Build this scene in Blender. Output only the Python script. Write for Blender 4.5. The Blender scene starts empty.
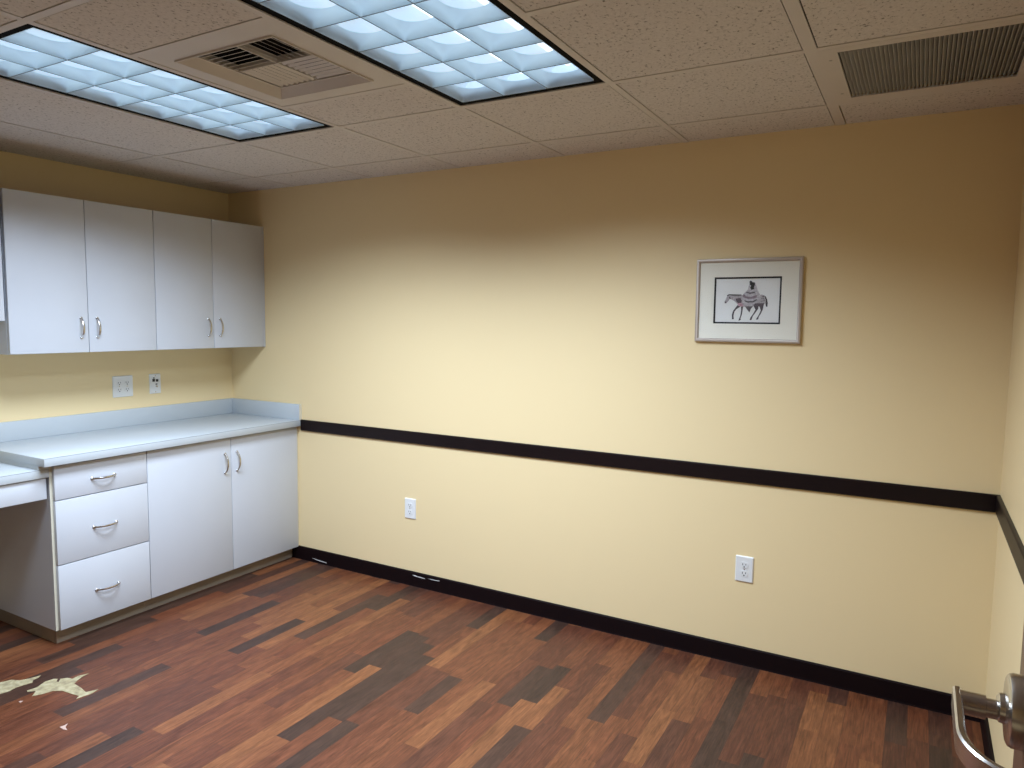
import bpy, bmesh, math, random
from mathutils import Vector, Matrix
random.seed(7)
S = bpy.context.scene
COL = S.collection
PI = math.pi

# ------------------------------------------------------------------ dimensions (metres)
W, H, YF = 4.274, 2.331, -4.30            # right wall, ceiling, front wall (behind the camera)
G = 0.6096                                # ceiling module
GX = [0.589, 1.1985, 1.808, 2.418, 3.027, 3.6545]
R0 = -0.9; R1 = -0.295; RM = -2.118
UX = 0.325                                # front of the wall cabinets
BX = 0.603                                # front of the base cabinet doors

# ------------------------------------------------------------------ material helpers
def new_mat(name):
    m = bpy.data.materials.new(name); m.use_nodes = True
    nt = m.node_tree
    return m, nt, nt.nodes['Principled BSDF']

def nd(nt, typ, **kw):
    n = nt.nodes.new(typ)
    for k, v in kw.items():
        if k == 'ins':
            for i, x in v.items():
                if isinstance(x, bpy.types.NodeSocket): nt.links.new(x, n.inputs[i])
                else: n.inputs[i].default_value = x
        else: setattr(n, k, v)
    return n

def mth(nt, op, a, b=0.0, c=0.0):
    return nd(nt, 'ShaderNodeMath', operation=op, ins={0: a, 1: b, 2: c}).outputs[0]

def ramp(nt, fac, stops, interp='LINEAR'):
    r = nd(nt, 'ShaderNodeValToRGB', ins={0: fac})
    cr = r.color_ramp; cr.interpolation = interp
    while len(cr.elements) < len(stops): cr.elements.new(0.5)
    for e, (p, c) in zip(cr.elements, stops):
        e.position = p; e.color = (*c, 1)
    return r.outputs[0]

def mixc(nt, fac, a, b, mode='MIX'):
    n = nd(nt, 'ShaderNodeMix', data_type='RGBA', blend_type=mode)
    for i, x in ((0, fac), (6, a), (7, b)):
        if isinstance(x, bpy.types.NodeSocket): nt.links.new(x, n.inputs[i])
        else: n.inputs[i].default_value = x if i == 0 else (*x, 1)
    return n.outputs[2]

def pos(nt):
    return nd(nt, 'ShaderNodeNewGeometry').outputs['Position']

def simple(name, col, rough=0.5, metal=0.0, bump=None, mottle=0.0, spec=0.5, blotch=None):
    m, nt, b = new_mat(name)
    b.inputs['Base Color'].default_value = (*col, 1)
    b.inputs['Roughness'].default_value = rough
    b.inputs['Metallic'].default_value = metal
    b.inputs['Specular IOR Level'].default_value = spec
    if mottle:
        n = nd(nt, 'ShaderNodeTexNoise', ins={'Vector': pos(nt), 'Scale': 6.0, 'Detail': 5.0})
        c = ramp(nt, n.outputs[0], [(0.3, tuple(x*(1-mottle) for x in col)), (0.7, tuple(min(1, x*(1+mottle)) for x in col))])
        nt.links.new(c, b.inputs['Base Color'])
    if blotch:
        n = nd(nt, 'ShaderNodeTexNoise', ins={'Vector': pos(nt), 'Scale': 38.0, 'Detail': 5.0})
        nt.links.new(ramp(nt, n.outputs[0], [(0.35, blotch[0]), (0.5, col), (0.68, blotch[1])]), b.inputs['Base Color'])
    if bump:
        sc, st = bump
        n = nd(nt, 'ShaderNodeTexNoise', ins={'Vector': pos(nt), 'Scale': sc, 'Detail': 3.0})
        bp = nd(nt, 'ShaderNodeBump', ins={'Height': n.outputs[0], 'Strength': st, 'Distance': 0.002})
        nt.links.new(bp.outputs[0], b.inputs['Normal'])
    return m

def emit(name, col, strength):
    m, nt, b = new_mat(name)
    b.inputs['Base Color'].default_value = (0.8, 0.8, 0.8, 1)
    b.inputs['Emission Color'].default_value = (*col, 1)
    b.inputs['Emission Strength'].default_value = strength
    return m

M = {}
def acrylic():
    m, nt, b = new_mat('white_acrylic_louvre')
    out = nt.nodes['Material Output']
    b.inputs['Base Color'].default_value = (0.86, 0.94, 1.0, 1); b.inputs['Roughness'].default_value = 0.25
    tr = nd(nt, 'ShaderNodeBsdfTranslucent', ins={0: (0.79, 0.92, 1.0, 1)})
    mx = nd(nt, 'ShaderNodeMixShader', ins={0: 0.55, 1: b.outputs[0], 2: tr.outputs[0]})
    nt.links.new(mx.outputs[0], out.inputs[0])
    return m
M['wall'] = simple('yellow_wall_paint', (0.86, 0.69, 0.40), 0.5, bump=(220.0, 0.12), spec=0.3)
M['trim'] = simple('espresso_trim_vinyl', (0.008, 0.0035, 0.004), 0.6, bump=(60, 0.05), spec=0.1)
M['trim_rail'] = simple('espresso_rail_finish', (0.008, 0.0035, 0.004), 0.42, mottle=0.1, spec=0.22)
M['laminate'] = simple('white_cabinet_laminate', (0.605, 0.635, 0.685), 0.42, mottle=0.012, spec=0.4)
M['counter'] = simple('white_counter_laminate', (0.515, 0.555, 0.58), 0.4, spec=0.25, mottle=0.012)
M['cream_edge'] = simple('cream_edge_band', (0.74, 0.70, 0.56), 0.5, mottle=0.05)
M['seam'] = simple('laminate_seam', (0.30, 0.33, 0.36), 0.6)
M['cove'] = simple('taupe_cove_base', (0.33, 0.275, 0.215), 0.55, mottle=0.06)
M['cabinet_inner'] = simple('cabinet_carcass', (0.58, 0.56, 0.52), 0.5, mottle=0.03)
M['nickel'] = simple('brushed_nickel', (0.62, 0.61, 0.60), 0.27, 1.0)
M['satin'] = simple('satin_chrome', (0.62, 0.60, 0.57), 0.27, 1.0)
M['plate'] = simple('white_plastic', (0.80, 0.81, 0.80), 0.35, mottle=0.01)
M['slot'] = simple('dark_slot', (0.02, 0.02, 0.02), 0.6, mottle=0.1)
M['jack'] = simple('black_jack', (0.015, 0.015, 0.017), 0.4, mottle=0.1)
M['frame'] = simple('champagne_metal', (0.52, 0.45, 0.39), 0.42, 0.3, mottle=0.05)
M['mat'] = simple('cream_mat_board', (0.86, 0.83, 0.72), 0.8, mottle=0.02)
M['inkblack'] = simple('black_inner_mat', (0.012, 0.012, 0.011), 0.7, mottle=0.1)
M['paper'] = simple('print_paper', (0.82, 0.82, 0.79), 0.8, mottle=0.02)
M['tbar'] = simple('ceiling_bar_enamel', (0.67, 0.63, 0.605), 0.5, mottle=0.02)
M['vent'] = simple('vent_enamel', (0.66, 0.62, 0.59), 0.45, mottle=0.03)
M['vane'] = simple('grey_return_vane', (0.46, 0.45, 0.44), 0.5, mottle=0.08)
M['filter'] = simple('grey_filter_mesh', (0.17, 0.16, 0.15), 0.9, mottle=0.1)
M['lip'] = simple('grey_louvre_edge', (0.16, 0.19, 0.22), 0.5, mottle=0.05)
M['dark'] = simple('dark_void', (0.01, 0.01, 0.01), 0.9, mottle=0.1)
M['black'] = simple('black_reveal', (0.006, 0.006, 0.006), 0.8, mottle=0.1, spec=0.05)
M['blade'] = acrylic()
M['pan'] = emit('lit_reflector', (0.46, 0.69, 0.96), 0.5)
M['tube'] = emit('fluorescent_tube_glow', (0.72, 0.90, 1.0), 1.5)
M['plug'] = simple('hallway_paint', (0.55, 0.47, 0.33), 0.6, mottle=0.02)
M['chip'] = simple('white_chipped_paint', (0.72, 0.70, 0.68), 0.7, mottle=0.1)
M['patch'] = simple('bare_substrate', (0.37, 0.31, 0.175), 0.85, bump=(90, 0.6), mottle=0.0, blotch=((0.27, 0.22, 0.13), (0.46, 0.40, 0.25)))
M['patch_pink'] = simple('pale_chip', (0.48, 0.33, 0.27), 0.85, mottle=0.1)

def wood_floor():
    m, nt, b = new_mat('three_strip_laminate')
    sp = nd(nt, 'ShaderNodeSeparateXYZ', ins={0: pos(nt)})
    x, y = sp.outputs[0], sp.outputs[1]
    xs = mth(nt, 'DIVIDE', mth(nt, 'ADD', x, 10.0 * 0.072 + 0.016), 0.072)
    row = mth(nt, 'FLOOR', xs)
    fx = mth(nt, 'FRACT', xs)
    def white(v, w):
        c = nd(nt, 'ShaderNodeCombineXYZ', ins={0: v, 1: w, 2: 3.7})
        return nd(nt, 'ShaderNodeTexWhiteNoise', noise_dimensions='3D', ins={0: c.outputs[0]})
    off = white(row, 1.5).outputs[0]
    ys = mth(nt, 'ADD', mth(nt, 'DIVIDE', mth(nt, 'ADD', y, 20.0), 0.96), mth(nt, 'MULTIPLY', off, 7.0))
    seg = mth(nt, 'FLOOR', ys); fy = mth(nt, 'FRACT', ys)
    cut = mth(nt, 'ADD', mth(nt, 'MULTIPLY', white(mth(nt, 'ADD', row, 0.25), seg).outputs[0], 0.36), 0.32)
    second = mth(nt, 'GREATER_THAN', fy, cut)
    cell = mth(nt, 'ADD', mth(nt, 'MULTIPLY', seg, 2.0), second)
    wn = white(row, cell)
    h = wn.outputs[0]
    base = ramp(nt, h, [(0.0, (0.046, 0.024, 0.017)), (0.28, (0.060, 0.028, 0.019)), (0.37, (0.088, 0.031, 0.018)),
                        (0.55, (0.112, 0.036, 0.018)), (0.72, (0.150, 0.051, 0.022)), (0.88, (0.195, 0.073, 0.029)), (1.0, (0.125, 0.039, 0.019))])
    # grain: stretched noise, shifted for every strip
    gv = nd(nt, 'ShaderNodeCombineXYZ', ins={0: mth(nt, 'ADD', mth(nt, 'MULTIPLY', x, 1.0), mth(nt, 'MULTIPLY', h, 31.0)),
                                             1: mth(nt, 'MULTIPLY', y, 0.05), 2: mth(nt, 'MULTIPLY', h, 17.0)})
    g1 = nd(nt, 'ShaderNodeTexNoise', ins={'Vector': gv.outputs[0], 'Scale': 190.0, 'Detail': 6.0, 'Roughness': 0.7})
    gv2 = nd(nt, 'ShaderNodeCombineXYZ', ins={0: mth(nt, 'ADD', x, mth(nt, 'MULTIPLY', h, 31.0)), 1: mth(nt, 'MULTIPLY', y, 0.22), 2: mth(nt, 'MULTIPLY', h, 5.0)})
    g2 = nd(nt, 'ShaderNodeTexNoise', ins={'Vector': gv2.outputs[0], 'Scale': 26.0, 'Detail': 4.0, 'Distortion': 1.4})
    gr = mth(nt, 'ADD', mth(nt, 'MULTIPLY', g1.outputs[0], 0.68), mth(nt, 'MULTIPLY', g2.outputs[0], 0.32))
    gcol = ramp(nt, gr, [(0.36, (0.55, 0.53, 0.53)), (0.5, (0.98, 0.98, 0.98)), (0.64, (1.5, 1.5, 1.45))])
    c = mixc(nt, 1.0, base, gcol, 'MULTIPLY')
    # hairline joints between strips
    e1 = mth(nt, 'LESS_THAN', mth(nt, 'MINIMUM', fx, mth(nt, 'SUBTRACT', 1.0, fx)), 0.012)
    c = mixc(nt, mth(nt, 'MULTIPLY', e1, 0.45), c, (0.03, 0.016, 0.014))
    nt.links.new(c, b.inputs['Base Color'])
    rr = ramp(nt, g1.outputs[0], [(0.3, (0.36, 0.36, 0.36)), (0.7, (0.46, 0.46, 0.46))])
    nt.links.new(rr, b.inputs['Roughness'])
    b.inputs['Specular IOR Level'].default_value = 0.3
    bp = nd(nt, 'ShaderNodeBump', ins={'Height': gr, 'Strength': 0.12, 'Distance': 0.001})
    nt.links.new(bp.outputs[0], b.inputs['Normal'])
    return m
M['floor'] = wood_floor()

def ceiling_tile():
    m, nt, b = new_mat('fissured_ceiling_tile')
    p = pos(nt)
    mp = nd(nt, 'ShaderNodeMapping', ins={'Vector': p, 'Scale': (1.0, 0.75, 1.0)})
    n1 = nd(nt, 'ShaderNodeTexNoise', ins={'Vector': mp.outputs[0], 'Scale': 115.0, 'Detail': 2.5, 'Roughness': 0.55, 'Distortion': 0.5})
    n2 = nd(nt, 'ShaderNodeTexNoise', ins={'Vector': p, 'Scale': 420.0, 'Detail': 2.0})
    f = mth(nt, 'ADD', mth(nt, 'MULTIPLY', n1.outputs[0], 0.8), mth(nt, 'MULTIPLY', n2.outputs[0], 0.2))
    c = ramp(nt, f, [(0.335, (0.22, 0.20, 0.185)), (0.41, (0.66, 0.62, 0.595)), (0.6, (0.72, 0.68, 0.655)), (0.75, (0.77, 0.725, 0.70))])
    nt.links.new(c, b.inputs['Base Color'])
    b.inputs['Roughness'].default_value = 0.9
    b.inputs['Specular IOR Level'].default_value = 0.1
    bp = nd(nt, 'ShaderNodeBump', ins={'Height': f, 'Strength': 0.35, 'Distance': 0.003})
    nt.links.new(bp.outputs[0], b.inputs['Normal'])
    return m
M['tile'] = ceiling_tile()

def door_wood():
    m, nt, b = new_mat('dark_door_veneer')
    mp = nd(nt, 'ShaderNodeMapping', ins={'Vector': pos(nt), 'Scale': (1.0, 1.0, 0.06)})
    n = nd(nt, 'ShaderNodeTexNoise', ins={'Vector': mp.outputs[0], 'Scale': 90.0, 'Detail': 5.0, 'Distortion': 0.6})
    c = ramp(nt, n.outputs[0], [(0.3, (0.085, 0.042, 0.026)), (0.7, (0.17, 0.085, 0.052))])
    nt.links.new(c, b.inputs['Base Color']); b.inputs['Roughness'].default_value = 0.35
    return m
M['door'] = door_wood()

def glass_pane():
    m, nt, b = new_mat('picture_glass')
    out = nt.nodes['Material Output']
    t = nd(nt, 'ShaderNodeBsdfTransparent'); g = nd(nt, 'ShaderNodeBsdfGlossy', ins={'Roughness': 0.03})
    fr = nd(nt, 'ShaderNodeFresnel', ins={'IOR': 1.12})
    mx = nd(nt, 'ShaderNodeMixShader', ins={0: fr.outputs[0], 1: t.outputs[0], 2: g.outputs[0]})
    nt.links.new(mx.outputs[0], out.inputs[0])
    return m
M['glass'] = glass_pane()

# ------------------------------------------------------------------ mesh helpers (world coordinates; obj() makes them local)
def BM(): return bmesh.new()

def box(bm, x0, x1, y0, y1, z0, z1, bev=0.0, seg=2):
    x0, x1 = sorted((x0, x1)); y0, y1 = sorted((y0, y1)); z0, z1 = sorted((z0, z1))
    vs = [bm.verts.new((x, y, z)) for x in (x0, x1) for y in (y0, y1) for z in (z0, z1)]
    fs = [bm.faces.new([vs[i] for i in q]) for q in ((0, 1, 3, 2), (4, 6, 7, 5), (0, 4, 5, 1), (2, 3, 7, 6), (0, 2, 6, 4), (1, 5, 7, 3))]
    if bev > 0:
        es = list({e for f in fs for e in f.edges})
        bmesh.ops.bevel(bm, geom=es, offset=bev, segments=seg, affect='EDGES', profile=0.5)
    return bm

def sweep(bm, pts, prof, up=Vector((0, 0, 1)), closed_ends=True):
    """sweep a closed 2-D profile [(a,b)...] along pts; a lies across, b along UP-ish"""
    pts = [Vector(p) for p in pts]; rings = []
    for i, p in enumerate(pts):
        t = (pts[min(i+1, len(pts)-1)] - pts[max(i-1, 0)]).normalized()
        side = t.cross(up).normalized(); u = side.cross(t).normalized()
        pr = prof(i/(len(pts)-1)) if callable(prof) else prof
        rings.append([bm.verts.new(p + side*a + u*b) for a, b in pr])
    n = len(rings[0])
    for a, b in zip(rings, rings[1:]):
        for k in range(n): bm.faces.new((a[k], a[(k+1) % n], b[(k+1) % n], b[k]))
    if closed_ends:
        bm.faces.new(rings[0][::-1]); bm.faces.new(rings[-1])
    return bm

def circ(r, n=12, sx=1.0, sy=1.0):
    return [(r*sx*math.cos(2*PI*k/n), r*sy*math.sin(2*PI*k/n)) for k in range(n)]

def lathe(bm, origin, axis, prof, n=32):
    """prof: [(distance along axis, radius)...]"""
    axis = Vector(axis).normalized(); o = Vector(origin)
    a = axis.orthogonal().normalized(); b = axis.cross(a)
    rings = []
    for d, r in prof:
        rings.append([bm.verts.new(o + axis*d + (a*math.cos(2*PI*k/n) + b*math.sin(2*PI*k/n))*max(r, 1e-5)) for k in range(n)])
    for p, q in zip(rings, rings[1:]):
        for k in range(n): bm.faces.new((p[k], p[(k+1) % n], q[(k+1) % n], q[k]))
    bm.faces.new(rings[0][::-1]); bm.faces.new(rings[-1])
    return bm

def prism(bm, poly, to3, depth):
    """extrude a 2-D outline; to3(u, v, d) gives the point at depth d"""
    a = [bm.verts.new(to3(u, v, 0)) for u, v in poly]; b = [bm.verts.new(to3(u, v, depth)) for u, v in poly]
    n = len(poly)
    bm.faces.new(a); bm.faces.new(b[::-1])
    for k in range(n): bm.faces.new((a[k], b[k], b[(k+1) % n], a[(k+1) % n]))
    return bm

def root_loc(o):
    v = Vector((0, 0, 0))
    while o is not None:
        v = v + o.location; o = o.parent
    return v

def obj(name, bm, mat, parent=None, loc=None, smooth=True, mats=None):
    bmesh.ops.recalc_face_normals(bm, faces=bm.faces)
    base = root_loc(parent) + (Vector(loc) if loc is not None and parent is None else Vector((0, 0, 0)))
    bmesh.ops.translate(bm, verts=bm.verts, vec=-base)
    me = bpy.data.meshes.new(name); bm.to_mesh(me); bm.free()
    me.materials.append(mat)
    for x in (mats or []): me.materials.append(x)
    if smooth:
        me.polygons.foreach_set('use_smooth', [True]*len(me.polygons))
        me.set_sharp_from_angle(angle=math.radians(32))
    o = bpy.data.objects.new(name, me); COL.objects.link(o)
    if parent is not None: o.parent = parent
    elif loc is not None: o.location = loc
    return o

def tag(o, label=None, cat=None, group=None, kind=None):
    for k, v in (('label', label), ('category', cat), ('group', group), ('kind', kind)):
        if v: o[k] = v
    return o

def thing(name, label, cat, loc, group=None):
    o = bpy.data.objects.new(name, None); COL.objects.link(o)
    o.location = loc; o.empty_display_size = 0.1
    return tag(o, label, cat, group)

def struct(name, bm, mat, parent=None, **kw):
    o = obj(name, bm, mat, parent, **kw)
    if parent is None: o['kind'] = 'structure'
    return o

def dup(root, loc, label=None):
    def cp(o, par):
        c = o.copy(); COL.objects.link(c)
        if par is not None: c.parent = par
        for ch in list(kids[o.name]): cp(ch, c)
        return c
    kids = {}
    for o in list(bpy.data.objects):
        kids.setdefault(o.name, [])
        if o.parent: kids.setdefault(o.parent.name, []).append(o)
    r = cp(root, None); r.location = loc
    if label: r['label'] = label
    return r

# ================================================================== SETTING
XH = W + 1.35                                              # far side of the hallway beyond the doorway in the right wall
T = 0.12
struct('floor', box(BM(), -0.12, XH+T, YF-T, 0.12, -0.08, 0.0), M['floor'])
fl = bpy.data.objects['floor']
def flat_poly(bm, poly, z=0.0012):
    return prism(bm, poly, lambda u, v, d: (u, v, 0.0002 + d), z)
P1 = [(0.698, -1.8), (0.718, -1.78), (0.736, -1.744), (0.769, -1.73), (0.786, -1.701), (0.8, -1.661), (0.812, -1.679), (0.813, -1.698), (0.835, -1.713), (0.825, -1.742), (0.819, -1.769), (0.828, -1.795), (0.821, -1.828), (0.806, -1.849)]
P2 = [(0.884, -1.758), (0.891, -1.723), (0.871, -1.682), (0.877, -1.65), (0.892, -1.641), (0.91, -1.657), (0.921, -1.654), (0.901, -1.635), (0.917, -1.616), (0.943, -1.61), (0.939, -1.584), (0.956, -1.548), (0.961, -1.58), (0.977, -1.609), (0.991, -1.629), (1.047, -1.633), (1.1, -1.643), (1.121, -1.603), (1.131, -1.637), (1.126, -1.661), (1.12, -1.693), (1.107, -1.674), (1.057, -1.681), (1.01, -1.686), (0.976, -1.706), (0.965, -1.742), (0.947, -1.77), (0.919, -1.741), (0.895, -1.762)]
P3 = [(1.268, -1.836), (1.272, -1.821), (1.27, -1.807), (1.287, -1.825), (1.314, -1.833), (1.298, -1.838)]
P4 = [(0.949, -1.821), (0.946, -1.813), (0.956, -1.808), (0.961, -1.82)]
for P, mm, lab in ((P1, 'patch', 'beige bare patch where the floor veneer has peeled'), (P2, 'patch', 'beige star shaped bare patch in the wood floor'),
                   (P3, 'patch_pink', 'small pale chip in the wood floor'), (P4, 'patch_pink', 'tiny pale chip in the wood floor')):
    o = obj('peeled_patch', flat_poly(BM(), P), M[mm], fl, smooth=False); o['label'] = lab

DO0, DO1, DZ = -4.18, -3.265, 2.10                            # doorway, behind the camera on the right
struct('wall_left', box(BM(), -T, 0, YF, T, -0.05, H+0.3), M['wall'])
struct('wall_back', box(BM(), 0, W, 0, T, -0.05, H+0.3), M['wall'])
bm = BM()
box(bm, W, W+T, DO1, T, 0, H+0.3); box(bm, W, W+T, YF, DO0, 0, H+0.3); box(bm, W, W+T, DO0, DO1, DZ, H+0.3)
struct('wall_right', bm, M['wall'])
struct('wall_front', box(BM(), -T, XH, YF-T, YF, -0.05, H+0.3), M['wall'])
bm = BM(); box(bm, XH, XH+T, YF, -2.4, 0, H+0.3); box(bm, W+T, XH, -2.4, -2.4+T, 0, H+0.3)
struct('wall_hallway', bm, M['plug'])

# ceiling: lay-in tiles around the lights and vents, hung in a grid of bars
openings = [(GX[1], GX[2], RM, R0), (GX[3], GX[4], RM, R0), (GX[2], GX[3], R0-1.5*G+0.0, R0-0.5*G), (GX[5], W, R0, R1)]
V0, V1 = R0-1.5*G, R0-0.5*G
RB_ = RM - 2*G
strips = [
    (0.0, GX[0], [0, R1, R0, RM, RB_, YF]),
    (GX[0], GX[1], [0, R1, R0, RM, RB_, YF]),
    (GX[1], GX[2], [0, R1, R0, RM, RB_, YF]),
    (GX[2], GX[3], [0, R1, R0, V1, V0, RM, RB_, YF]),
    (GX[3], GX[4], [0, R1, R0, RM, RB_, YF]),
    (GX[4], GX[5], [0, R1, R0, R0-G, RM, RB_, YF]),
    (GX[5], W, [0, R1, R0, RM, RB_, YF]),
]
HB = 0.0125                                                  # half a bar
def hw(x): return 0.0 if x in (0.0, W) else (0.0185 if x == GX[5] else HB)
tiles = BM(); bars = BM()
for x0, x1, ys in strips:
    for a, b in zip(ys, ys[1:]):
        if any(abs(x0-o[0]) < 1e-6 and abs(b-o[2]) < 1e-6 and abs(a-o[3]) < 1e-6 for o in openings): continue
        g = 0.0035
        tx0 = x0 + (hw(x0) + g if x0 > 0 else 0); tx1 = x1 - (hw(x1) + g if x1 < W else 0)
        ty1 = a - (HB + g if a < 0 else 0); ty0 = b + (HB + g if b > YF else 0)
        box(tiles, tx0, tx1, ty0, ty1, H+0.0015, H+0.018)
    for y in ys[1:-1]:
        box(bars, x0+hw(x0), x1-hw(x1), y-HB, y+HB, H, H+0.004)
for x in GX: box(bars, x-hw(x), x+hw(x), YF, 0, H, H+0.004)
# the deck above, dark in the gaps
ce = struct('ceiling', tiles, M['tile'], smooth=False)
obj('grid_bar', bars, M['tbar'], ce, smooth=False)
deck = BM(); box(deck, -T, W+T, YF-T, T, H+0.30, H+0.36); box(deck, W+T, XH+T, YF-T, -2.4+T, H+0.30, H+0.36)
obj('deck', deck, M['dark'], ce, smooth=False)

# baseboards and chair rails
BT, BH = 0.011, 0.0832
def cove_profile_back(bm, x0, x1):
    pr = [(0, 0), (-BT-0.002, 0), (-BT, 0.006), (-BT, BH-0.004), (-BT+0.004, BH), (0, BH)]
    return prism(bm, pr, lambda u, v, d: (x0 + d, u, v), x1-x0)
bb = struct('baseboard_back', cove_profile_back(BM(), 0.546, W), M['trim'], smooth=False)
def chip(poly):
    return prism(BM(), poly, lambda u, v, d: (u, -BT-0.0002 - d, v), 0.0006)
for q in ([(0.72, 0.026), (0.76, 0.022), (0.80, 0.020), (0.842, 0.0165), (0.845, 0.0135), (0.79, 0.0155), (0.75, 0.019)],
          [(1.512, 0.066), (1.530, 0.0675), (1.548, 0.063), (1.56, 0.0645), (1.60, 0.061), (1.598, 0.0585), (1.545, 0.0598), (1.525, 0.061)],
          [(1.622, 0.064), (1.650, 0.066), (1.675, 0.0655), (1.70, 0.068), (1.70, 0.0640), (1.66, 0.0625), (1.64, 0.0628)]):
    o = obj('paint_chip', chip(q), M['chip'], bb, smooth=False); o['label'] = 'white scuff on the dark baseboard'
def strip_right(bm, y0, y1, pr):
    return prism(bm, pr, lambda u, v, d: (W + u, y0 + d, v), y1-y0)
prb = [(0, 0), (-BT-0.002, 0), (-BT, 0.006), (-BT, BH-0.004), (-BT+0.004, BH), (0, BH)]
struct('baseboard_right', strip_right(BM(), DO1+0.06, -BT, prb), M['trim'], smooth=False)
RB, RT_, RTH = 0.830, 0.898, 0.013
prr = [(0, RB), (-RTH+0.003, RB), (-RTH, RB+0.003), (-RTH, RT_-0.004), (-RTH+0.004, RT_), (0, RT_)]
bm = prism(BM(), prr, lambda u, v, d: (0.637 + d, u, v), W-0.637)
struct('trim_1', bm, M['trim_rail'], smooth=False)
struct('trim_2', strip_right(BM(), DO1+0.06, -RTH, prr), M['trim_rail'], smooth=False)
# doorway casing behind the camera
bm = BM()
for y0_, y1_ in ((DO0-0.055, DO0+0.012), (DO1-0.012, DO1+0.055)): box(bm, W-0.012, W+T+0.012, y0_, y1_, 0, DZ+0.055)
box(bm, W-0.012, W+T+0.012, DO0+0.012, DO1-0.012, DZ-0.012, DZ+0.055)
struct('trim_3', bm, M['trim_rail'], smooth=False)

# ================================================================== DOOR with lever, swung open beside the camera
DFX, DTH, DY0, DY1 = 4.097, 0.045, -3.245, -2.285
door = struct('door_1', box(BM(), DFX, DFX+DTH, DY0, DY1, 0.008, 2.06, bev=0.002), M['door'])
LC = Vector((DFX, -2.352, 1.1335))
hd = obj('door_handle', lathe(BM(), LC+Vector((0, 0, 0.0025)), (-1, 0, 0), [(0, 0.034), (0.0015, 0.037), (0.012, 0.037), (0.0155, 0.0355), (0.0172, 0.0325), (0.0180, 0.026), (0.0188, 0.0155), (0.0235, 0.0145), (0.0255, 0.011)], 48), M['satin'], door)
hd['label'] = 'polished metal door lever set'
bm = BM(); lathe(bm, LC + Vector((-0.024, 0, -0.001)), (-1, 0, 0), [(0, 0.0098), (0.0105, 0.0098), (0.011, 0.0122), (0.0345, 0.0122), (0.035, 0.0115)], 32)
obj('hub', bm, M['satin'], hd)
path = []
ex, ey, ez = 4.0365, -2.352, LC.z - 0.0025
for y in (0.012, 0.0, -0.02, -0.04, -0.06, -0.078): path.append((ex, ey + y, ez))
for k in range(1, 13):
    a = k/12*PI*0.47
    path.append((ex + 0.052*(1-math.cos(a)), ey - 0.078 - 0.062*math.sin(a), ez))
path.append((ex + 0.058, ey - 0.1405, ez))
hh, ht = 0.0116, 0.0042
def lever_prof(t):
    w = hh*(1.08 - 0.2*t)
    return [(-ht, -w+0.002), (-ht+0.002, -w), (ht-0.002, -w), (ht, -w+0.002), (ht, w-0.002), (ht-0.002, w), (-ht+0.002, w), (-ht, w-0.002)]
obj('lever', sweep(BM(), path, lever_prof), M['satin'], hd)
# latch plate on the free edge, three hinges on the other
obj('latch_plate', box(BM(), DFX+0.012, DFX+0.034, DY1-0.001, DY1+0.0008, LC.z-0.028, LC.z+0.028), M['satin'], door)
for z in (0.25, 1.03, 1.85):
    obj('hinge', lathe(BM(), (DFX+DTH+0.004, DY0-0.006, z-0.045), (0, 0, 1), [(0, 0.006), (0.09, 0.006)], 12), M['satin'], door)

# ================================================================== CABINETS
def bow_handle(c, axis, out, mat, parent, L=0.105, h=0.026):
    """arched bow pull: ends on the face at c -/+ axis*L/2, bulging along out"""
    c, axis, out = Vector(c), Vector(axis), Vector(out)
    pts = []; n = 18
    for k in range(n+1):
        s = -1 + 2*k/n
        pts.append(c + axis*(s*L/2*0.93) + out*(0.006 + (h-0.006)*(1-abs(s)**2.4)))
    side = axis.cross(out)
    bm = sweep(BM(), pts, circ(0.0042, 10, 1.25, 0.8), up=out)
    for s in (-1, 1):
        lathe(bm, c + axis*(s*L/2*0.93), out, [(0, 0.0075), (0.003, 0.0075), (0.005, 0.005), (0.009, 0.0045)], 14)
    return obj('handle', bm, mat, parent)

def wall_cabinet(label, y0, y1, z0, z1, ydiv, filler=0.0, handles=True):
    """y1 nearer to the back wall; doors meet at ydiv"""
    t = thing('wall_cabinet', label, 'cabinet', (0, (y0+y1)/2, z0), 'wall cabinets over the worktop')
    c0, c1 = y0+0.0008, y1-0.0008
    bm = BM(); x1 = UX-0.021
    box(bm, 0.001, x1, c0, c0+0.018, z0, z1); box(bm, 0.001, x1, c1-0.018, c1, z0, z1)
    box(bm, 0.001, x1, c0+0.018, c1-0.018, z0, z0+0.018); box(bm, 0.001, x1, c0+0.018, c1-0.018, z1-0.018, z1)
    box(bm, 0.001, 0.008, c0+0.018, c1-0.018, z0+0.018, z1-0.018); box(bm, 0.02, x1-0.01, c0+0.018, c1-0.018, (z0+z1)/2-0.009, (z0+z1)/2+0.009)
    obj('carcass', bm, M['laminate'], t, smooth=False)
    ye = c1 - filler
    if filler:
        obj('filler_strip', box(BM(), x1+0.0005, UX-0.0005, ye+0.001, c1, z0, z1, bev=0.001), M['laminate'], t)
    for a, b, hs in ((c0+0.001, ydiv-0.0016, 1), (ydiv+0.0016, ye-0.001, -1)):
        d = obj('door', box(BM(), UX-0.0195, UX, a, b, z0+0.002, z1-0.002, bev=0.0012), M['laminate'], t)
        if handles:
            hy = b-0.036 if hs > 0 else a+0.042
            bow_handle((UX, hy, z0+0.124), (0, 0, 1), (1, 0, 0), M['nickel'], d)
    return t
UZ0, UZ1 = 1.345, 2.105
wall_cabinet('white double door wall cabinet in the corner against the yellow back wall', -0.757, 0.0, UZ0, UZ1, -0.387, filler=0.014)
wall_cabinet('white double door wall cabinet above the drawers, left of the corner cabinet', -1.494, -0.757, UZ0, UZ1, -1.127)
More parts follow.
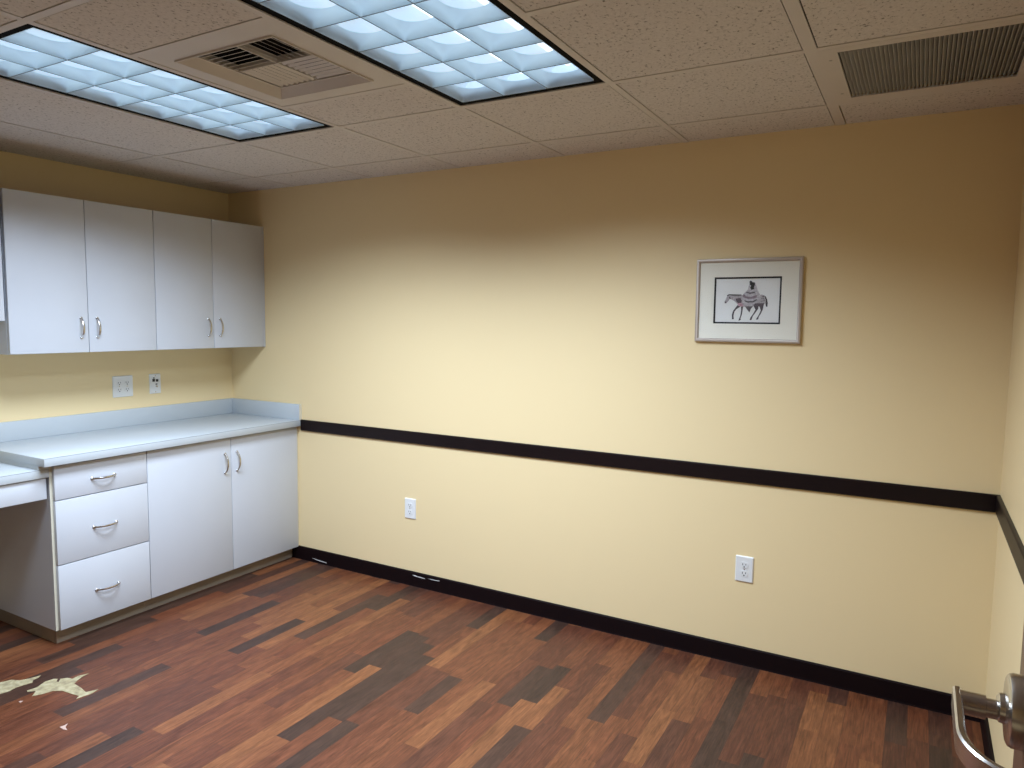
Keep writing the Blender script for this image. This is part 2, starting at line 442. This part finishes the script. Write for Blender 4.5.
wall_cabinet('shorter white wall cabinet cut off by the left edge, over the desk space', -2.262, -1.494-0.012, 1.5, UZ1, -1.884)

# base cabinets
TZ = 0.076          # top of the recessed plinth
CZ = 0.855          # underside of the worktop
bx = BX-0.021
def carcass_base(bm, y0, y1):
    box(bm, 0.001, bx, y0, y0+0.018, TZ, CZ); box(bm, 0.001, bx, y1-0.018, y1, TZ, CZ)
    box(bm, 0.001, bx, y0+0.018, y1-0.018, TZ, TZ+0.018); box(bm, 0.001, 0.012, y0+0.018, y1-0.018, TZ+0.018, CZ)
    box(bm, bx-0.03, bx, y0+0.018, y1-0.018, CZ-0.018, CZ); box(bm, 0.03, 0.53, max(y0, -1.4605)+0.0005, y1-0.002, 0.0, TZ)
    return bm
DRY0, DRY1, PLY = -1.481, -1.0205, -1.461
t = thing('drawer_cabinet', 'white base cabinet of three drawers beside the open desk space', 'cabinet', (0, -1.26, 0))
obj('carcass', carcass_base(BM(), DRY0+0.0005, DRY1), M['laminate'], t, smooth=False)
e = obj('edge_band', box(BM(), bx+0.0002, bx+0.0012, DRY0+0.0005, DRY0+0.0185, TZ, CZ-0.001), M['cream_edge'], t, smooth=False); e['label'] = 'cream worn edge of the side panel'
obj('plinth', box(BM(), 0.531, 0.546, PLY, DRY1, 0.0, TZ-0.001, bev=0.001), M['cove'], t)
pb = BM(); box(pb, 0.001, 0.5305, PLY-0.001, PLY+0.0003, 0.0, TZ-0.001); o = obj('cove_base', pb, M['cove'], t); o['label'] = 'taupe vinyl strip along the desk side'
dzs = [(0.6895, 0.848), (0.3865, 0.6855), (0.0795, 0.3825)]
for z0, z1 in dzs:
    d = obj('drawer', box(BM(), BX-0.0195, BX, DRY0+0.0115, DRY1-0.0018, z0, z1, bev=0.0012), M['laminate'], t)
    hz = {0.6895: 0.762, 0.3865: 0.527, 0.0795: 0.219}[z0]
    bow_handle((BX, -1.2455, hz), (0, 1, 0), (1, 0, 0), M['nickel'], d, L=0.118, h=0.030)
t = thing('base_cabinet', 'white double door base cabinet standing in the corner at the back wall', 'cabinet', (0, -0.51, 0))
obj('carcass', carcass_base(BM(), DRY1+0.001, -0.0015), M['laminate'], t, smooth=False)
obj('plinth', box(BM(), 0.531, 0.546, DRY1+0.0005, -0.0155, 0.0, TZ-0.001, bev=0.001), M['cove'], t)
e = obj('filler_strip', box(BM(), bx+0.0005, BX-0.004, -0.0125, -0.0015, TZ, CZ-0.001, bev=0.001), M['cream_edge'], t); e['label'] = 'cream filler strip against the wall'
YD = -0.509
for a, b, hs in ((DRY1+0.0018, YD-0.0015, 1), (YD+0.0015, -0.0135, -1)):
    d = obj('door', box(BM(), BX-0.0195, BX, a, b, 0.0795, 0.848, bev=0.0012), M['laminate'], t)
    hy = b-0.043 if hs > 0 else a+0.036
    bow_handle((BX, hy, 0.709), (0, 0, 1), (1, 0, 0), M['nickel'], d, L=0.118, h=0.030)

# worktop with upstands
CX, CT, YL = 0.637, 0.895, -1.526
t = thing('worktop', 'white laminate worktop with upstands along the left wall and corner', 'worktop', (0, -0.76, CT-0.038))
obj('slab', box(BM(), 0.001, CX, YL, -0.001, CT-0.038, CT, bev=0.0016), M['counter'], t)
obj('cleat', box(BM(), 0.001, 0.5855, YL+0.0015, DRY0-0.0005, 0.8385, CT-0.0382), M['counter'], t, smooth=False)
obj('upstand', box(BM(), 0.001, 0.021, YL, -0.0215, CT+0.0002, 0.993, bev=0.0015), M['counter'], t)
obj('upstand', box(BM(), 0.001, CX-0.0012, -0.021, -0.001, CT+0.0002, 0.993, bev=0.0015), M['counter'], t)
e = obj('edge_seam', box(BM(), CX-0.0016, CX+0.0004, YL+0.002, -0.003, CT-0.0016, CT+0.0003), M['seam'], t, smooth=False); e['label'] = 'thin grey seam along the front edge'
e = obj('end_cap', box(BM(), CX-0.0010, CX+0.0005, -0.0205, -0.0012, CT+0.0005, 0.992), M['cream_edge'], t, smooth=False); e['label'] = 'pale end strip of the upstand'

# lower desk over the knee space
t = thing('desk', 'white lower desk top with a shallow drawer beside the drawer cabinet', 'desk', (0, -2.0, 0))
DKY0, DKY1 = -2.44, DRY0-0.0008
obj('desk_top', box(BM(), 0.001, 0.586, DKY0, DKY1, 0.800, 0.838, bev=0.0016), M['counter'], t)
e = obj('edge_seam', box(BM(), 0.5844, 0.5864, DKY0+0.002, DKY1-0.002, 0.8364, 0.8383), M['seam'], t, smooth=False); e['label'] = 'thin grey seam along the front edge'
d = obj('drawer', box(BM(), 0.556, 0.575, DKY0+0.03, DKY1-0.008, 0.700, 0.7965, bev=0.0012), M['laminate'], t)
bm = BM(); box(bm, 0.05, 0.5555, DKY0+0.045, DKY0+0.06, 0.715, 0.775); box(bm, 0.05, 0.5555, DKY1-0.04, DKY1-0.025, 0.715, 0.775); box(bm, 0.05, 0.5555, DKY0+0.06, DKY1-0.04, 0.715, 0.725)
obj('drawer_box', bm, M['cabinet_inner'], d, smooth=False)
bow_handle((0.575, -1.97, 0.744), (0, 1, 0), (1, 0, 0), M['nickel'], d, L=0.118, h=0.030)
obj('side_panel', box(BM(), 0.001, bx, DKY0, DKY0+0.018, 0.0, 0.7995), M['laminate'], t, smooth=False)
bm = BM(); box(bm, 0.001, 0.008, DKY0+0.02, DKY1-0.008, 0.0, 0.098); obj('cove_base', bm, M['cove'], t, smooth=False)
bm = BM(); box(bm, 0.001, 0.018, DKY0+0.02, DKY1-0.001, 0.74, 0.7995); box(bm, 0.02, 0.55, DKY1-0.018, DKY1-0.0005, 0.78, 0.7995); obj('support_rail', bm, M['cabinet_inner'], t, smooth=False)

# ================================================================== OUTLETS
def on_back(x, z):  return lambda u, v, d: (x+u, -d, z+v)       # u right, v up, d out of the wall
def on_left(y, z):  return lambda u, v, d: (d, y+u, z+v)
def rrect(w, h, r, n=5):
    pts = []
    for cx, cy, a0 in ((w/2-r, h/2-r, 0), (-w/2+r, h/2-r, 90), (-w/2+r, -h/2+r, 180), (w/2-r, -h/2+r, 270)):
        for k in range(n+1):
            a = math.radians(a0 + 90*k/n); pts.append((cx + r*math.cos(a), cy + r*math.sin(a)))
    return pts
def off(to3, du, dv, dd=0.0): return lambda u, v, d: to3(u+du, v+dv, d+dd)
def cover_plate(to3, w, h, parent, name='plate'):
    bm = BM(); o = rrect(w, h, 0.004); i = rrect(w-0.008, h-0.008, 0.003)
    a = [bm.verts.new(to3(u, v, 0.0003)) for u, v in o]; b = [bm.verts.new(to3(u, v, 0.003)) for u, v in o]; c = [bm.verts.new(to3(u, v, 0.0065)) for u, v in i]
    n = len(o)
    for p, q in ((a, b), (b, c)):
        for k in range(n): bm.faces.new((p[k], p[(k+1) % n], q[(k+1) % n], q[k]))
    bm.faces.new(c); bm.faces.new(a[::-1])
    return obj(name, bm, M['plate'], parent, smooth=False)
def receptacle(to3, du, dv, parent):
    f = off(to3, du, dv)
    pts = []
    for k in range(28):
        a = 2*PI*k/28; pts.append((0.0172*math.cos(a), max(-0.0138, min(0.0138, 0.0172*math.sin(a)))))
    s = obj('socket', prism(BM(), pts, off(f, 0, 0, 0.0066), 0.0016), M['plate'], parent, smooth=False)
    g = off(f, 0, 0, 0.0083)
    bm = BM()
    prism(bm, [(-0.0080, -0.0015), (-0.0055, -0.0015), (-0.0055, 0.0075), (-0.0080, 0.0075)], g, 0.0003)
    prism(bm, [(0.0055, -0.0005), (0.0080, -0.0005), (0.0080, 0.0068), (0.0055, 0.0068)], g, 0.0003)
    prism(bm, [(0.0031*math.cos(a), -0.0078 + 0.0031*math.sin(a)) for a in [2*PI*k/12 for k in range(12)]], g, 0.0003)
    obj('slot', bm, M['slot'], s, smooth=False)
def screw(to3, du, dv, parent):
    f = off(to3, du, dv, 0.0066)
    obj('screw', prism(BM(), [(0.003*math.cos(2*PI*k/12), 0.003*math.sin(2*PI*k/12)) for k in range(12)], f, 0.0008), M['nickel'], parent, smooth=False)
OG = 'wall outlets'
for x, z, lab in ((1.489, 0.450, 'single white wall outlet on the yellow wall near the base cabinet'),
                  (3.353, 0.440, 'single white wall outlet low on the yellow wall below the framed picture')):
    t = thing('wall_outlet', lab, 'outlet', (x, 0, z), OG); f = on_back(x, z)
    cover_plate(f, 0.078, 0.118, t); receptacle(f, 0, 0.0195, t); receptacle(f, 0, -0.0195, t); screw(f, 0, 0, t)
t = thing('wall_outlet', 'white double width outlet plate with four sockets above the worktop', 'outlet', (0, -0.7595, 1.127), OG); f = on_left(-0.7595, 1.127)
cover_plate(f, 0.120, 0.122, t)
for du in (-0.023, 0.023):
    for dv in (-0.0195, 0.0195): receptacle(f, du, dv, t)
    screw(f, du, 0, t)
t = thing('data_outlet', 'white wall plate with black phone and data jacks above the worktop', 'outlet', (0, -0.559, 1.1285)); f = on_left(-0.559, 1.1285)
cover_plate(f, 0.072, 0.118, t); screw(f, 0, 0.048, t); screw(f, 0, -0.048, t)
for du, dv, w, h in ((-0.0115, 0.021, 0.016, 0.017), (0.0105, 0.019, 0.016, 0.015), (-0.010, 0.035, 0.010, 0.006)):
    obj('jack', prism(BM(), rrect(w, h, 0.0015, 2), off(f, du, dv, 0.0066), 0.0015), M['jack'], t, smooth=False)
o = obj('coax_port', lathe(BM(), f(0.006, -0.016, 0.0066), (1, 0, 0), [(0, 0.0062), (0.003, 0.0062), (0.0032, 0.0045), (0.009, 0.0045)], 12), M['nickel'], t)
obj('jack', prism(BM(), rrect(0.012, 0.007, 0.001, 2), off(f, 0.006, -0.003, 0.0066), 0.0015), M['jack'], t, smooth=False)

# ================================================================== FRAMED PICTURE
px, pz, pw, ph = 3.320, 1.630, 0.445, 0.363
t = thing('framed_picture', 'framed print of a blanket wrapped rider on a horse on the yellow wall', 'picture', (px, 0, pz))
f = on_back(px, pz)
bm = BM(); fw_ = 0.016                                     # mitred frame, rounded face
prof = [(0, 0.001), (0, 0.016), (0.002, 0.0195), (0.006, 0.021), (0.011, 0.020), (0.0145, 0.017), (fw_, 0.013), (fw_, 0.001)]
cor = [(-1, -1), (1, -1), (1, 1), (-1, 1)]
rings = [[bm.verts.new(f(sx*(pw/2-i), sz*(ph/2-i), d)) for i, d in prof] for sx, sz in cor]
for k in range(4):
    a, b = rings[k], rings[(k+1) % 4]
    for j in range(len(prof)):
        j2 = (j+1) % len(prof); bm.faces.new((a[j], a[j2], b[j2], b[j]))
obj('frame', bm, M['frame'], t)
iw, ih = pw-2*fw_, ph-2*fw_
bx0, bx1, bz0, bz1 = -0.1435, 0.1385, -0.1005, 0.1015       # black inner mat, outside
def ring(bm, o, i, d0, d1):
    for (a, b, c, d) in ((o[0], i[0], o[2], o[3]), (i[1], o[1], o[2], o[3]), (i[0], i[1], o[2], i[2]), (i[0], i[1], i[3], o[3])):
        prism(bm, [(a, c), (b, c), (b, d), (a, d)], lambda u, v, q: f(u, v, d0+q), d1-d0)
    return bm
obj('mat_board', ring(BM(), (-iw/2, iw/2, -ih/2, ih/2), (bx0, bx1, bz0, bz1), 0.006, 0.0105), M['mat'], t, smooth=False)
bw = 0.007
o = obj('inner_mat', ring(BM(), (bx0, bx1, bz0, bz1), (bx0+bw, bx1-bw, bz0+bw, bz1-bw), 0.006, 0.009), M['inkblack'], t, smooth=False); o['label'] = 'black inner mat'
ax0, ax1, az0, az1 = bx0+bw, bx1-bw, bz0+bw, bz1-bw
pr_ = obj('print', prism(BM(), [(ax0, az0), (ax1, az0), (ax1, az1), (ax0, az1)], lambda u, v, q: f(u, v, 0.005+q), 0.0015), M['paper'], t, smooth=False)
obj('backing', prism(BM(), [(-iw/2, -ih/2), (iw/2, -ih/2), (iw/2, ih/2), (-iw/2, ih/2)], lambda u, v, q: f(u, v, 0.0015+q), 0.003), M['mat'], t, smooth=False)
obj('glass_pane', prism(BM(), [(-iw/2, -ih/2), (iw/2, -ih/2), (iw/2, ih/2), (-iw/2, ih/2)], lambda u, v, q: f(u, v, 0.0122+q), 0.0006), M['glass'], t, smooth=False)
def art(poly):                                             # drawing coordinates -> print coordinates
    out = []
    for x, y in poly:
        s = (x-122)/776; top = 112-20*s; bot = 638-4*s
        v = (y-top)/(bot-top)
        out.append((ax0 + s*(ax1-ax0), az1 - v*(az1-az0)))
    return out
layer = [0]
def ink(name, polys, col, lab=None):
    bm = BM(); layer[0] += 1
    d0 = 0.0066 + layer[0]*0.00012
    for p in polys: prism(bm, art(p), lambda u, v, q: f(u, v, d0+q), 0.0001)
    m = simple('ink_' + name, col, 0.85, mottle=0.28)
    for n in m.node_tree.nodes:
        if n.type == 'TEX_NOISE': n.inputs['Scale'].default_value = 190.0
    o = obj(name, bm, m, pr_, smooth=False)
    if lab: o['label'] = lab
    return o
ink('horse_tail', [[(705, 300), (735, 318), (752, 352), (762, 400), (758, 446), (742, 440), (734, 395), (736, 355), (722, 328), (700, 312)]], (0.07, 0.06, 0.065))
ink('horse_legs', [[(395, 430), (440, 432), (430, 450), (385, 478), (362, 510), (352, 560), (358, 600), (335, 604), (332, 545), (345, 500), (368, 468)],
                   [(440, 425), (470, 430), (462, 490), (455, 545), (440, 590), (446, 605), (420, 622), (418, 608), (436, 560), (444, 500)],
                   [(585, 420), (655, 425), (650, 470), (618, 520), (590, 560), (574, 610), (552, 608), (560, 580), (592, 530), (618, 480)],
                   [(655, 410), (715, 410), (708, 470), (685, 530), (665, 560), (655, 600), (626, 602), (640, 580), (660, 545), (682, 490), (672, 455)]], (0.10, 0.085, 0.09))
ink('horse_body', [[(268, 308), (290, 298), (340, 305), (440, 302), (520, 310), (640, 300), (695, 296), (722, 318), (735, 355), (728, 405), (690, 428), (640, 432), (560, 436), (480, 448), (425, 440), (398, 418), (360, 382), (318, 358), (296, 352), (282, 380), (258, 408), (238, 405), (234, 388), (252, 350)]], (0.42, 0.38, 0.385))
for q in ([(372, 350), (430, 338), (448, 372), (440, 408), (405, 408), (380, 380)], [(590, 405), (720, 400), (712, 440), (690, 452), (655, 440), (600, 442)],
          [(236, 388), (262, 385), (254, 408), (236, 406)], [(286, 325), (302, 325), (312, 352), (296, 356)]):
    ink('horse_shade', [q], (0.13, 0.10, 0.11))
ink('horse_mane', [[(262, 310), (285, 296), (440, 298), (438, 310), (340, 312), (285, 308), (268, 322)]], (0.03, 0.025, 0.025))
ink('horse_chest', [[(395, 405), (440, 400), (470, 425), (455, 445), (410, 440)]], (0.50, 0.30, 0.33))
ink('horse_spots', [[(684, 345), (690, 340), (694, 348), (687, 352)], [(705, 340), (712, 336), (716, 345), (708, 349)], [(700, 372), (708, 368), (710, 378), (702, 381)], [(680, 375), (687, 372), (688, 382), (681, 383)], [(718, 365), (724, 362), (725, 374), (719, 374)], [(690, 315), (705, 312), (718, 325), (705, 328)]], (0.08, 0.07, 0.07))
ink('blanket', [[(530, 175), (515, 240), (470, 285), (446, 320), (450, 380), (485, 430), (560, 440), (630, 395), (655, 360), (680, 350), (668, 300), (640, 250), (622, 200), (600, 150), (560, 145)]], (0.50, 0.47, 0.48))
ink('blanket_stripes', [[(470, 290), (500, 320), (560, 325), (625, 300), (632, 330), (590, 348), (520, 350), (455, 330)]], (0.26, 0.20, 0.225))
ink('blanket_bands', [[(478, 365), (520, 378), (580, 376), (630, 352), (636, 364), (590, 392), (520, 396), (484, 382)], [(500, 262), (540, 272), (605, 262), (602, 280), (545, 288), (496, 276)], [(490, 442), (560, 440), (592, 436), (562, 470), (548, 516), (525, 490)]], (0.14, 0.125, 0.13))
ink('rider_hair', [[(532, 140), (548, 126), (562, 136), (575, 150), (592, 145), (602, 170), (590, 205), (596, 230), (560, 240), (545, 215), (555, 190), (540, 180)]], (0.045, 0.045, 0.04))

# ================================================================== CEILING LIGHTS
def ceiling_light(x0, x1, power, label):
    """2 x 4 parabolic louvre fixture between the bars"""
    y0, y1 = RM + HB, R0 - HB
    a, b = x0 + HB, x1 - HB
    t = thing('ceiling_light', label, 'light', ((a+b)/2, (y0+y1)/2, H), 'louvred ceiling lights')
    rv = 0.027
    bm = BM()                                             # black reveal, L shaped and recessed
    zr = H + 0.0045
    box(bm, a, a+rv, y0, y1, zr, zr+0.03); box(bm, b-rv, b, y0, y1, zr, zr+0.03)
    box(bm, a+rv, b-rv, y0, y0+rv, zr, zr+0.03); box(bm, a+rv, b-rv, y1-rv, y1, zr, zr+0.03)
    obj('frame', bm, M['black'], t, smooth=False)
    ia, ib, ja, jb = a+rv+0.0006, b-rv-0.0006, y0+rv+0.0006, y1-rv-0.0006
    zb, zt = H+0.0035, H+0.040
    cw = (ib-ia)/3; ch = (jb-ja)/6
    louver = BM(); NP, NS = 44, 7
    def cup(cx_, cy_):
        rings = []
        for k in range(NS+1):
            q = k/NS
            ex_ = 2.0/(2.3 + 26.0*(1-q)**2.2)               # rectangle at the bottom, rounded at the top
            sc = 1.0 - 0.20*q**1.7
            ring_ = []
            for m_ in range(NP):
                a_ = 2*PI*(m_+0.5)/NP; c_, s_ = math.cos(a_), math.sin(a_)
                u_ = math.copysign(abs(c_)**ex_, c_); v_ = math.copysign(abs(s_)**ex_, s_)
                ring_.append(louver.verts.new((cx_ + u_*(cw/2-0.0006)*sc, cy_ + v_*(ch/2-0.0006)*sc, zb + (zt-zb)*q)))
            rings.append(ring_)
        for p, q in zip(rings, rings[1:]):
            for m_ in range(NP): louver.faces.new((p[m_], p[(m_+1) % NP], q[(m_+1) % NP], q[m_]))
    for cx_i in range(3):
        for cy_i in range(6): cup(ia+cw*(cx_i+0.5), ja+ch*(cy_i+0.5))
    obj('louver', louver, M['blade'], t)
    lips = BM()
    for k in (1, 2): box(lips, ia+cw*k-0.0013, ia+cw*k+0.0013, ja, jb, H+0.0024, H+0.0034)
    for k in range(1, 6):
        for c in range(3): box(lips, ia+cw*c+(0.0014 if c else 0), ia+cw*(c+1)-(0.0014 if c < 2 else 0), ja+ch*k-0.0013, ja+ch*k+0.0013, H+0.0024, H+0.0034)
    obj('louver_edge', lips, M['lip'], t, smooth=False)
    # white reflector pan, lit from inside, and housing
    rf = BM()
    nx = 12; zs = []
    vr = []
    for k in range(3):
        for q in range(nx+1):
            if k and q == 0: continue
            c = -1 + 2*q/nx
            vr.append((ia + cw*(k + q/nx), zt + 0.0008 + 0.052*(1-abs(c)**2.2)))
    r0 = [rf.verts.new((x, ja, z)) for x, z in vr]; r1 = [rf.verts.new((x, jb, z)) for x, z in vr]
    for q in range(len(vr)-1): rf.faces.new((r0[q], r1[q], r1[q+1], r0[q+1]))
    for rr_, yy in ((r0, ja), (r1, jb)):
        for k in range(3):
            seg_ = rr_[k*nx:(k+1)*nx+1]; rf.faces.new(seg_)
    obj('reflector', rf, M['pan'], t)
    hs = BM()
    for q in ((a, a+0.002, y0, y1), (b-0.002, b, y0, y1), (a+0.002, b-0.002, y0, y0+0.002), (a+0.002, b-0.002, y1-0.002, y1)): box(hs, *q, H+0.036, H+0.12)
    box(hs, a, b, y0, y1, H+0.12, H+0.122)
    obj('housing', hs, M['plate'], t, smooth=False)
    for k in range(3):
        x = ia + cw*(k+0.5)
        obj('tube', lathe(BM(), (x, ja+0.02, H+0.071), (0, 1, 0), [(0, 0.0085), (0.004, 0.0125), (jb-ja-0.044, 0.0125), (jb-ja-0.04, 0.0085)], 14), M['tube'], t)
    L = bpy.data.lights.new('lamp_glow', 'AREA'); L.shape = 'RECTANGLE'; L.size = ib-ia; L.size_y = jb-ja
    L.energy = power; L.color = LIGHT_C; L.spread = math.radians(SPREAD)
    lo = bpy.data.objects.new('lamp_glow', L); COL.objects.link(lo); lo.parent = t; lo.location = (0, 0, 0.0015)
    return t
LIGHT_W, LIGHT_C, SPREAD = 57.5, (0.69, 0.815, 0.985), 147.0
ceiling_light(GX[1], GX[2], LIGHT_W*1.02, 'lit louvred ceiling light nearer the wall cabinets, left of the supply vent')
ceiling_light(GX[3], GX[4], LIGHT_W*0.96, 'lit louvred ceiling light in the middle of the room, right of the supply vent')

# ================================================================== SUPPLY VENT (four way)
a, b, y0, y1 = GX[2]+HB, GX[3]-HB, V0+HB, V1-HB
cx, cy = (a+b)/2, (y0+y1)/2
t = thing('supply_vent', 'square four way ceiling air vent between the two lit ceiling lights', 'vent', (cx, cy, H))
ho, hi_ = 0.214, 0.187
bm = BM()
def sq(h, z): return [bm.verts.new((cx+sx*h, cy+sy*h, z)) for sx, sy in ((-1, -1), (1, -1), (1, 1), (-1, 1))]
hp = (b-a)/2
rs = [sq(hp, H+0.006), sq(hp, H+0.002), sq(ho+0.004, H+0.002), sq(ho+0.004, H-0.003), sq(ho, H-0.003), sq(hi_, H+0.026), sq(hi_, H+0.05)]
for p, q in zip(rs, rs[1:]):
    for k in range(4): bm.faces.new((p[k], p[(k+1) % 4], q[(k+1) % 4], q[k]))
obj('panel', bm, M['vent'], t, smooth=False)
zc = H+0.026
bm = BM()
box(bm, cx-0.0015, cx+0.0015, cy-hi_, cy+hi_, zc-0.001, zc+0.022); box(bm, cx-hi_, cx-0.0015, cy-0.0015, cy+0.0015, zc-0.001, zc+0.022); box(bm, cx+0.0015, cx+hi_, cy-0.0015, cy+0.0015, zc-0.001, zc+0.022)
for s in (-1, 1):
    box(bm, cx+s*hi_, cx+s*(hi_-0.006), cy-hi_, cy+hi_, zc-0.002, zc+0.022); box(bm, cx-hi_+0.006, cx+hi_-0.006, cy+s*hi_, cy+s*(hi_-0.006), zc-0.002, zc+0.022)
obj('core_frame', bm, M['vent'], t, smooth=False)
NV = 7
def bank(qx, qy, axis, sgn):
    """vanes of one quadrant; their lower edges lean to the throw side SGN along AXIS"""
    bm = BM(); x0 = cx + (0.005 if qx > 0 else -hi_+0.007); x1 = cx + (hi_-0.007 if qx > 0 else -0.005)
    y0_ = cy + (0.005 if qy > 0 else -hi_+0.007); y1_ = cy + (hi_-0.007 if qy > 0 else -0.005)
    th = 0.0008; dz = 0.0048; lean = 0.0105
    for k in range(NV):
        if axis == 'y':
            c = y0_ + (y1_-y0_)*(k+0.5)/NV
            pr = [(c+sgn*lean/2-th, zc), (c+sgn*lean/2+th, zc), (c-sgn*lean/2+th, zc+dz), (c-sgn*lean/2-th, zc+dz)]
            prism(bm, pr, lambda u, v, d: (x0+d, u, v), x1-x0)
        else:
            c = x0 + (x1-x0)*(k+0.5)/NV
            pr = [(c+sgn*lean/2-th, zc), (c+sgn*lean/2+th, zc), (c-sgn*lean/2+th, zc+dz), (c-sgn*lean/2-th, zc+dz)]
            prism(bm, pr, lambda u, v, d: (u, y0_+d, v), y1_-y0_)
    obj('vane_bank', bm, M['vent'], t, smooth=False)
bank(-1, -1, 'y', -1); bank(1, -1, 'x', 1); bank(1, 1, 'y', 1); bank(-1, 1, 'x', -1)
bm = BM(); box(bm, cx-hi_-0.01, cx+hi_+0.01, cy-hi_-0.01, cy+hi_+0.01, H+0.16, H+0.165)
for s in (-1, 1):
    box(bm, cx+s*(hi_+0.001), cx+s*(hi_+0.004), cy-hi_-0.004, cy+hi_+0.004, H+0.051, H+0.16); box(bm, cx-hi_-0.001, cx+hi_+0.001, cy+s*(hi_+0.001), cy+s*(hi_+0.004), H+0.051, H+0.16)
obj('duct_box', bm, M['dark'], t, smooth=False)

# ================================================================== RETURN GRILLE
a, b, y0, y1 = GX[5]+0.0185, W-0.002, R0+HB, R1-HB
t = thing('return_grille', 'ribbed grey return air grille in the ceiling near the right wall', 'vent', ((a+b)/2, (y0+y1)/2, H))
gx0, gx1, gy0, gy1 = 3.722, 4.203, -0.852, -0.366
bm = BM()
for q in ((a, gx0, y0, y1), (gx1, b, y0, y1), (gx0, gx1, y0, gy0), (gx0, gx1, gy1, y1)): box(bm, *q, H-0.0005, H+0.006)
obj('frame', bm, M['vent'], t, smooth=False)
bm = BM(); n = 41
for k in range(n):
    c = gx0 + 0.004 + (gx1-gx0-0.008)*(k+0.5)/n
    pr = [(c-0.0052, H+0.002), (c-0.0040, H+0.0012), (c+0.0036, H+0.012), (c+0.0026, H+0.0128)]
    prism(bm, pr, lambda u, v, d: (u, gy0+0.001+d, v), gy1-gy0-0.002)
o = obj('rib', bm, M['vane'], t, smooth=False)
obj('backing', box(BM(), gx0-0.004, gx1+0.004, gy0-0.004, gy1+0.004, H+0.0135, H+0.016), M['filter'], t, smooth=False)
for y in (-0.79, -0.43):
    for x in ((a+gx0)/2, (gx1+b)/2):
        obj('screw', lathe(BM(), (x, y, H-0.0006), (0, 0, -1), [(0, 0.005), (0.001, 0.0045), (0.0018, 0.002)], 12), M['vane'], t)

# ================================================================== WORLD AND CAMERA
w = bpy.data.worlds.new('world'); S.world = w; w.use_nodes = True
w.node_tree.nodes['Background'].inputs[0].default_value = (0.0, 0.0, 0.0, 1)
cam = bpy.data.cameras.new('camera'); co = bpy.data.objects.new('camera', cam); COL.objects.link(co)
r = Vector((0.86891618, 0.49481326, 0.01202164)); u = Vector((-0.05412149, 0.0708414, 0.99601825)); fw = Vector((-0.49199141, 0.866107, -0.08833527))
m4 = Matrix(((r.x, u.x, -fw.x, 3.9822), (r.y, u.y, -fw.y, -3.2285), (r.z, u.z, -fw.z, 1.5322), (0, 0, 0, 1)))
co.matrix_world = m4
cam.sensor_fit = 'HORIZONTAL'; cam.sensor_width = 36.0; cam.lens = 717.49*36/1024; cam.clip_start = 0.02
S.camera = co
S.view_settings.view_transform = 'Standard'; S.view_settings.look = 'None'
S.view_settings.gamma = 1.0; S.view_settings.use_curve_mapping = False
S.view_settings.exposure = 0.0
